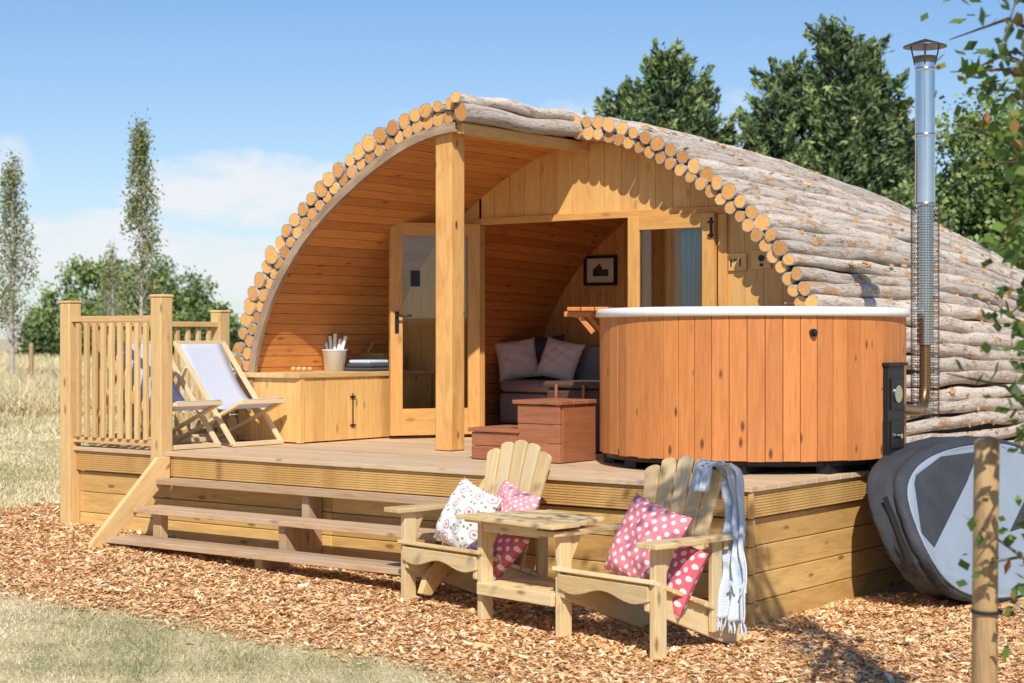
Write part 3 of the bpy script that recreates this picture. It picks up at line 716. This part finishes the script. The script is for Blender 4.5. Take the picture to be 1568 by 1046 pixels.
def thr(u,v):
    L=v*1.05
    wob=.022*math.sin(u*17+1.5*v)+.014*math.sin(u*31+v*5)+.008*math.sin(v*25+u*9)
    if L<.16: z=.74+L*.85; y=.42+wob*.5+L*.25; x=.13+.12*u
    else:
        q=L-.16; z=.885-max(0,q-.03)*.86; z=z-.01*u; y=.46+min(q,.07)*1.2+wob+.02*q; x=.15+.16*u+.16*min(1,q*1.5)+.03*math.sin(q*6+u*2)*.6
        y-= .22*max(0,q-.25)
    return Vector((x,y,z))
b.grid(thr,40,56,wcfn=lambda u,v:(u*.3,v,0))
o=b.obj('wool',[throwm],None,solid=.008); o.matrix_world=M2; par(o,th_)
b=B()
for i in range(26):
    p=thr(i/25,1.0); q=p+Vector((random.uniform(-.02,.02),random.uniform(-.02,.02),-.055)); b.tube([p,(p+q)/2+Vector((.004,0,0)),q],[.004,.006,.003],5)
for i in range(14):
    p=thr(i/13,.8)+Vector((.0,-.012,0)); q=p+Vector((random.uniform(-.03,.03),-.01,-.05)); b.tube([p,q],[.005,.006],5)
o=b.obj('tassels',[throwm],None); o.matrix_world=M2; par(o,th_)

# ---------------------------------------------------------------- deckchairs
def deckchair(name,yc,xf):
    e=empty(name,(xf-.35,yc,.73)); b=B(); w=.23; z=.732
    for s in(-1,1):
        y=yc+s*w
        b.beam((xf-.02,y,z+.015),(xf-.62,y,z+.72),.022,.038,up=(0,1,0))
        y2=yc+s*(w-.03)
        b.beam((xf+.03,y2,z+.31),(xf-.64,y2,z+.02),.022,.038,up=(0,1,0))
        y3=yc+s*(w+.026)
        b.beam((xf-.48,y3,z+.55),(xf-.80,y3,z+.03),.02,.03,up=(0,1,0))
    b.beam((xf-.02,yc-w-.01,z+.018),(xf-.02,yc+w+.01,z+.018),.035,.03)
    b.beam((xf-.62,yc-w-.01,z+.72),(xf-.62,yc+w+.01,z+.72),.03,.03)
    b.beam((xf+.03,yc-w+.02,z+.31),(xf+.03,yc+w-.02,z+.31),.03,.03)
    b.beam((xf-.64,yc-w+.02,z+.02),(xf-.64,yc+w-.02,z+.02),.03,.03)
    b.beam((xf-.80,yc-w-.03,z+.03),(xf-.80,yc+w+.03,z+.03),.03,.03)
    b.obj('frame',[dcw],e,.003)
    b=B()
    def sl(u,v):
        P0=Vector((xf-.62,0,z+.735)); P1=Vector((xf-.34,0,z+.22)); P2=Vector((xf-.20,0,z+.19)); P3=Vector((xf+.035,0,z+.33))
        p=P0*(1-v)**3+P1*3*v*(1-v)**2+P2*3*v*v*(1-v)+P3*v**3
        return Vector((p.x,yc+(u-.5)*.40,p.z))
    b.grid(sl,6,24,wcfn=lambda u,v:(v,u*.4,0)); b.obj('canvas_sling',[canvas],e,solid=.004)
deckchair('deckchair',.80,-4.36); deckchair('deckchair',.27,-4.44)

# ---------------------------------------------------------------- foliage
def leafquads(C,size,D=None,asp=.3):
    n=len(C); a=rng.normal(size=(n,3))
    if D is not None: a=a*.6+D
    a/=np.linalg.norm(a,axis=1)[:,None]; bb=rng.normal(size=(n,3)); bb-=a*(a*bb).sum(1)[:,None]; bb/=np.linalg.norm(bb,axis=1)[:,None]
    s=size*rng.uniform(.6,1.3,n)[:,None]
    return np.stack([C-a*s*.5,C+bb*s*asp,C+a*s*.5,C-bb*s*asp],1).reshape(-1,3)
def tree_mesh(name,C,size,mat,rn,trunk,tm,D=None,asp=.3):
    e=empty(name,tuple(trunk[0][0][0]))
    fastmesh('foliage',leafquads(C,size,D,asp),np.arange(4*len(C)).reshape(-1,4),mat,np.repeat(rn,4),parent=e)
    b=B()
    for path,rad in trunk: b.tube(path,rad,8,caps=False)
    b.obj('trunk_and_limbs',[tm],e); return e
def conifer(name,base,leaders,dens=1500,leaf=.17):
    C=[];RN=[];tr=[];DD=[]
    for (dx,dz,h,w) in leaders:
        bx=base.x+R.x*dx+Fw.x*dz; by=base.y+R.y*dx+Fw.y*dz
        tr.append(([(bx,by,0),(bx+.05,by,h*.5),(bx,by,h*.97)],[.16,.1,.02]))
        nc=int(120*h/7)
        t=rng.random(nc)**.75; r=w*np.clip((1-t),0,1)**.6*(.6+.4*np.minimum(1,t*4))*rng.uniform(.4,1.15,nc); a=rng.uniform(0,6.283,nc)
        cc=np.stack([bx+r*np.cos(a),by+r*np.sin(a),.3+t*h*.93],-1)
        for i in range(14): tr.append(([(bx,by,cc[i,2]*.8),tuple(cc[i])],[.04,.015]))
        m=int(dens*h/nc); k=np.repeat(np.arange(nc),m)
        ou=np.stack([np.cos(a),np.sin(a),rng.uniform(.3,1.6,nc)],-1); ou/=np.linalg.norm(ou,axis=1)[:,None]
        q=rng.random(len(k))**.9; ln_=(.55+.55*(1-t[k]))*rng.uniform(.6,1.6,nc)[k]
        wd=(.20*(1-q)**.8+.02)*(1+.5*(1-t[k]))
        p=cc[k]+ou[k]*(q*ln_-.25)[:,None]+rng.normal(size=(len(k),3))*wd[:,None]*.75
        p[:,2]+=.12*q*q
        C.append(p); DD.append(ou[k]); RN.append(np.clip(.0+.62*q+rng.normal(0,.13,nc)[k]+rng.normal(0,.14,len(k)),0,1))  # sunlit plume tips and shaded inner gaps are painted into the leaf tone
    tree_mesh(name,np.concatenate(C),leaf,conleaf,np.concatenate(RN),tr,trunkm,np.concatenate(DD),.17)
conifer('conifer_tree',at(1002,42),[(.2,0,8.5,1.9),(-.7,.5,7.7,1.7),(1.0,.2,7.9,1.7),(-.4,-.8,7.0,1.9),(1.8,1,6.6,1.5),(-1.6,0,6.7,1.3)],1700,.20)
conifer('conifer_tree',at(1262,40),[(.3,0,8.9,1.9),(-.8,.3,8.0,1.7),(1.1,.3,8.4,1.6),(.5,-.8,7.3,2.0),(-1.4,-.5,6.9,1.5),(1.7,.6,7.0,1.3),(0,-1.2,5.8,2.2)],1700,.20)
def broad(name,base,blobs,n,leaf,mat,tr,tm=trunkm,sig=.5,var=.18):
    C=[];RN=[]
    for (dx,dz,zc,rx,rz) in blobs:
        m=int(n*rx*rx/ sum(q[3]**2 for q in blobs)); nc=max(8,m//110)
        u=rng.normal(size=(nc,3)); u/=np.linalg.norm(u,axis=1)[:,None]; rr=rng.uniform(.45,1.12,nc)[:,None]
        cc=u*rr*[rx,rx,rz]; k=np.repeat(np.arange(nc),max(1,m//nc))
        off=rng.normal(size=(len(k),3))*sig*rx*.3; p=cc[k]+off
        bx=base.x+R.x*dx+Fw.x*dz; by=base.y+R.y*dx+Fw.y*dz
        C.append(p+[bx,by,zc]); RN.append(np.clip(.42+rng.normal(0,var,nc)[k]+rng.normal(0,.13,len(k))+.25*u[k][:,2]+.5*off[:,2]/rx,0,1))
    tree_mesh(name,np.concatenate(C),leaf,mat,np.concatenate(RN),tr,tm)
def trunkto(base,blobs,r=.2):
    t=[([(base.x,base.y,0),(base.x,base.y,blobs[0][2])],[r,r*.4])]
    for (dx,dz,zc,rx,rz) in blobs:
        t.append(([(base.x,base.y,zc*.4),(base.x+R.x*dx+Fw.x*dz,base.y+R.y*dx+Fw.y*dz,zc)],[r*.4,r*.12]))
    return t
bs=at(1500,36); bl=[(0,0,4.6,1.4,1.6),(1.0,0,5.0,1.6,1.8),(-.6,.5,3.6,1.3,1.2),(.5,-.5,3,2.,1.8),(-2.3,1,3.2,1.2,1.0),(2.6,0,5.1,1.5,1.5),(.2,.3,5.3,.9,1.0)]
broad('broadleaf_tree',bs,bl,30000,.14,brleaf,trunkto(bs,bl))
bl=[(-2.9,0,2.7,1.5,1.9),(-1.2,.5,2.9,1.6,2.0),(.4,0,3.0,1.5,1.8),(1.8,0,2.9,1.6,1.9),(3.0,1,2.3,1.4,1.7),(4.1,0,1.8,1.0,1.3),(-4.2,0,2.0,1.1,1.4),(0,-1,1.5,2.6,1.5),(2.4,-1,1.4,2.2,1.4),(-2.6,-1,1.3,2.2,1.4)]
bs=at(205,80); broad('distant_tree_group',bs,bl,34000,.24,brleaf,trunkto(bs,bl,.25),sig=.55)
bl=[(i*2.8-16+rng.uniform(-1,1),rng.uniform(0,3),1.3+rng.uniform(0,.6),1.9,1.5+rng.uniform(0,.7)) for i in range(16)]
bs=at(700,110); broad('distant_hedgerow',bs,bl,20000,.3,brleaf,trunkto(bs,bl[:2],.2))
bl=[(i*2.6-12,rng.uniform(0,2),2.2+rng.uniform(0,.9),1.8,2.2) for i in range(12)]
bs=at(1350,48); broad('rear_hedge',bs,bl,26000,.2,brleaf,trunkto(bs,bl[:2],.2))
def birch(name,base,h,w,n):
    tr=[([(base.x,base.y,.1),(base.x+.05,base.y,h*.5),(base.x,base.y,h)],[.06,.04,.008])]; nc=90
    t=rng.uniform(.28,1,nc); r=w*np.sin(np.clip((1-t)*2.6,0,1.57))*rng.uniform(.3,1,nc); a=rng.uniform(0,6.283,nc)
    cc=np.stack([base.x+r*np.cos(a),base.y+r*np.sin(a),t*h],-1)
    for i in range(nc): tr.append(([(base.x,base.y,max(.8,cc[i,2]-r[i]*1.6)),tuple(cc[i])],[.014,.005]))
    k=np.repeat(np.arange(nc),n//nc); off=rng.normal(size=(len(k),3))*[.10,.10,.2]
    tree_mesh(name,cc[k]+off,.085,bileaf,np.clip(.5+rng.normal(0,.25,len(k)),0,1),tr,birchm)
birch('birch_tree',at(215,40),6.35,.5,5000); birch('birch_tree',at(18,40),5.5,.62,3600); birch('birch_tree',at(172,60),4.6,.6,2500)
b=B(); p=at(48,38); b.tube([(p.x,p.y,.2),(p.x,p.y,1.35)],.05,8); b.obj('fence_post',[stakew])
e=empty('tree_stake',(2.235,-2.44,0)); b=B(); b.tube([(2.22,-2.43,-.1),(2.225,-2.435,.3),(2.23,-2.44,.6),(2.233,-2.44,.9),(2.235,-2.44,1.165),(2.235,-2.44,1.172)],[.042,.043,.041,.042,.041,.036],20,bumpy=.06,rnd=.4); b.obj('stake',[stakew],e)
b=B(); b.tube([(2.235+.047*math.cos(a),-2.44+.047*math.sin(a),.62) for a in np.linspace(0,6.28,16)],.006,6,caps=False); b.obj('tie',[rubber],e)
tb0=at(1640,5.3); tr=[([(tb0.x,tb0.y,0),(tb0.x+.05,tb0.y,1.5),(tb0.x,tb0.y-.05,3.6)],[.04,.03,.012])]
CC=[]
def twig(p0,p1,m,sp=.05):
    p0=np.array(p0);p1=np.array(p1); midp=(p0+p1)/2+[0,0,.08]; tr.append(([tuple(p0),tuple(midp),tuple(p1)],[.009,.006,.002]))
    t=rng.uniform(.25,1.03,m)[:,None]; q=p0*(1-t)**2+2*midp*t*(1-t)+p1*t*t; CC.append(q+rng.normal(size=(m,3))*sp)
for i in range(92):
    z0=rng.uniform(.3,3.0) if i<50 else rng.uniform(1.1,2.3); dep=rng.uniform(-.5,.5); dl=rng.uniform(-.28,.1)
    tip=tb0+R*dl+Fw*dep; twig((tb0.x,tb0.y,z0),(tip.x,tip.y,z0+rng.uniform(0,.35)),int(rng.integers(12,28)))
for i in range(30):
    tip=Vector((1.35,-2.95,3.25))+Vector((rng.uniform(-.85,.9),rng.uniform(-.6,.5),rng.uniform(-.05,.7)))
    twig((tb0.x,tb0.y,3.0+.02*i),tuple(tip),40,.09)
for i in range(4):
    tip=at(1560-rng.uniform(-8,30),4.6,rng.uniform(2.2,2.5)); twig((tb0.x,tb0.y,2.9),tuple(tip),16,.04)
C=np.concatenate(CC)
tree_mesh('young_tree',C,.055,nearleaf,rng.random(len(C))**1.2,tr,trunkm)

# ---------------------------------------------------------------- light, sky, camera
sd=Vector((.64,-.77,0)).normalized(); el=math.radians(43)
sdir=Vector((sd.x*math.cos(el),sd.y*math.cos(el),math.sin(el)))
L=bpy.data.lights.new('sun','SUN'); L.energy=5.0; L.angle=math.radians(.5); L.color=(1,.95,.86)
so_=bpy.data.objects.new('sun',L); col.objects.link(so_); so_.rotation_euler=sdir.to_track_quat('Z','Y').to_euler(); so_.location=(6,-8,12)
w=bpy.data.worlds.new('World'); scene.world=w; w.use_nodes=True; nt=w.node_tree; nt.nodes.clear()
out=nt.nodes.new('ShaderNodeOutputWorld'); bg=nt.nodes.new('ShaderNodeBackground'); sky=nt.nodes.new('ShaderNodeTexSky'); sky.sky_type='NISHITA'; sky.sun_disc=False
sky.sun_elevation=el; sky.sun_rotation=math.atan2(sd.x,sd.y); sky.air_density=1.0; sky.dust_density=.25; sky.ozone_density=3.0
bg.inputs[1].default_value=.115
tc=nt.nodes.new('ShaderNodeTexCoord').outputs['Generated']
def dot(v):
    d=nt.nodes.new('ShaderNodeVectorMath'); d.operation='DOT_PRODUCT'; nt.links.new(tc,d.inputs[0]); d.inputs[1].default_value=v; return d.outputs['Value']
df=math_(nt,'MAXIMUM',dot(tuple(Fw)),.05); aa=math_(nt,'DIVIDE',dot(tuple(R)),df); ee=math_(nt,'DIVIDE',dot((0,0,1)),df)
cmb=nt.nodes.new('ShaderNodeCombineXYZ'); nt.links.new(aa,cmb.inputs[0]); nt.links.new(math_(nt,'MULTIPLY',ee,2.2),cmb.inputs[1])
nz=noise(nt,cmb.outputs[0],20,8,.6,.3)
tot=None
for (ac,ec,wa,we,am) in((-.155,.085,.085,.028,1.),(-.25,.052,.11,.026,.95),(-.17,.040,.12,.024,.8),(.1,.12,.3,.035,.3),(-.4,.1,.15,.05,.8),(.7,.12,.3,.06,.8)):
    dx=math_(nt,'DIVIDE',math_(nt,'SUBTRACT',aa,ac),wa); dy=math_(nt,'DIVIDE',math_(nt,'SUBTRACT',ee,ec),we)
    r2=math_(nt,'ADD',math_(nt,'MULTIPLY',dx,dx),math_(nt,'MULTIPLY',dy,dy)); m_=math_(nt,'MULTIPLY',math_(nt,'MAXIMUM',math_(nt,'SUBTRACT',1,r2),0),am)
    tot=m_ if tot is None else math_(nt,'MAXIMUM',tot,m_)
cl=math_(nt,'ADD',tot,math_(nt,'MULTIPLY',math_(nt,'SUBTRACT',nz,.5),2.4)); cl=math_(nt,'MULTIPLY',cl,math_(nt,'MINIMUM',math_(nt,'MULTIPLY',tot,3.),1.0))
cf=ramp(nt,cl,[(.15,0.),(.8,.9)])
haze=ramp(nt,ee,[(0.,.5),(.10,.18),(.24,0.)])
hs=nt.nodes.new('ShaderNodeHueSaturation'); hs.inputs['Saturation'].default_value=1.16; nt.links.new(sky.outputs[0],hs.inputs['Color'])
c=mix(nt,1.,hs.outputs[0],(.98,.98,1.06),'MULTIPLY')
c=mix(nt,haze,c,(5.3,6.3,7.5))
c=mix(nt,cf,c,(7.6,7.8,8.1))
nt.links.new(c,bg.inputs[0]); nt.links.new(bg.outputs[0],out.inputs[0])
cd=bpy.data.cameras.new('camera'); cam=bpy.data.objects.new('camera',cd); col.objects.link(cam); scene.camera=cam
cam.location=CAM; cam.rotation_euler=(math.pi/2,0,math.atan2(.605,.796)); cd.sensor_width=36; cd.lens=2632/1568*36; cd.shift_y=-.0051; cd.clip_end=2000; cd.clip_start=.1
cd.dof.use_dof=True; cd.dof.focus_distance=10.2; cd.dof.aperture_fstop=4.0
scene.view_settings.view_transform='Standard'; scene.view_settings.look='None'; scene.view_settings.exposure=0
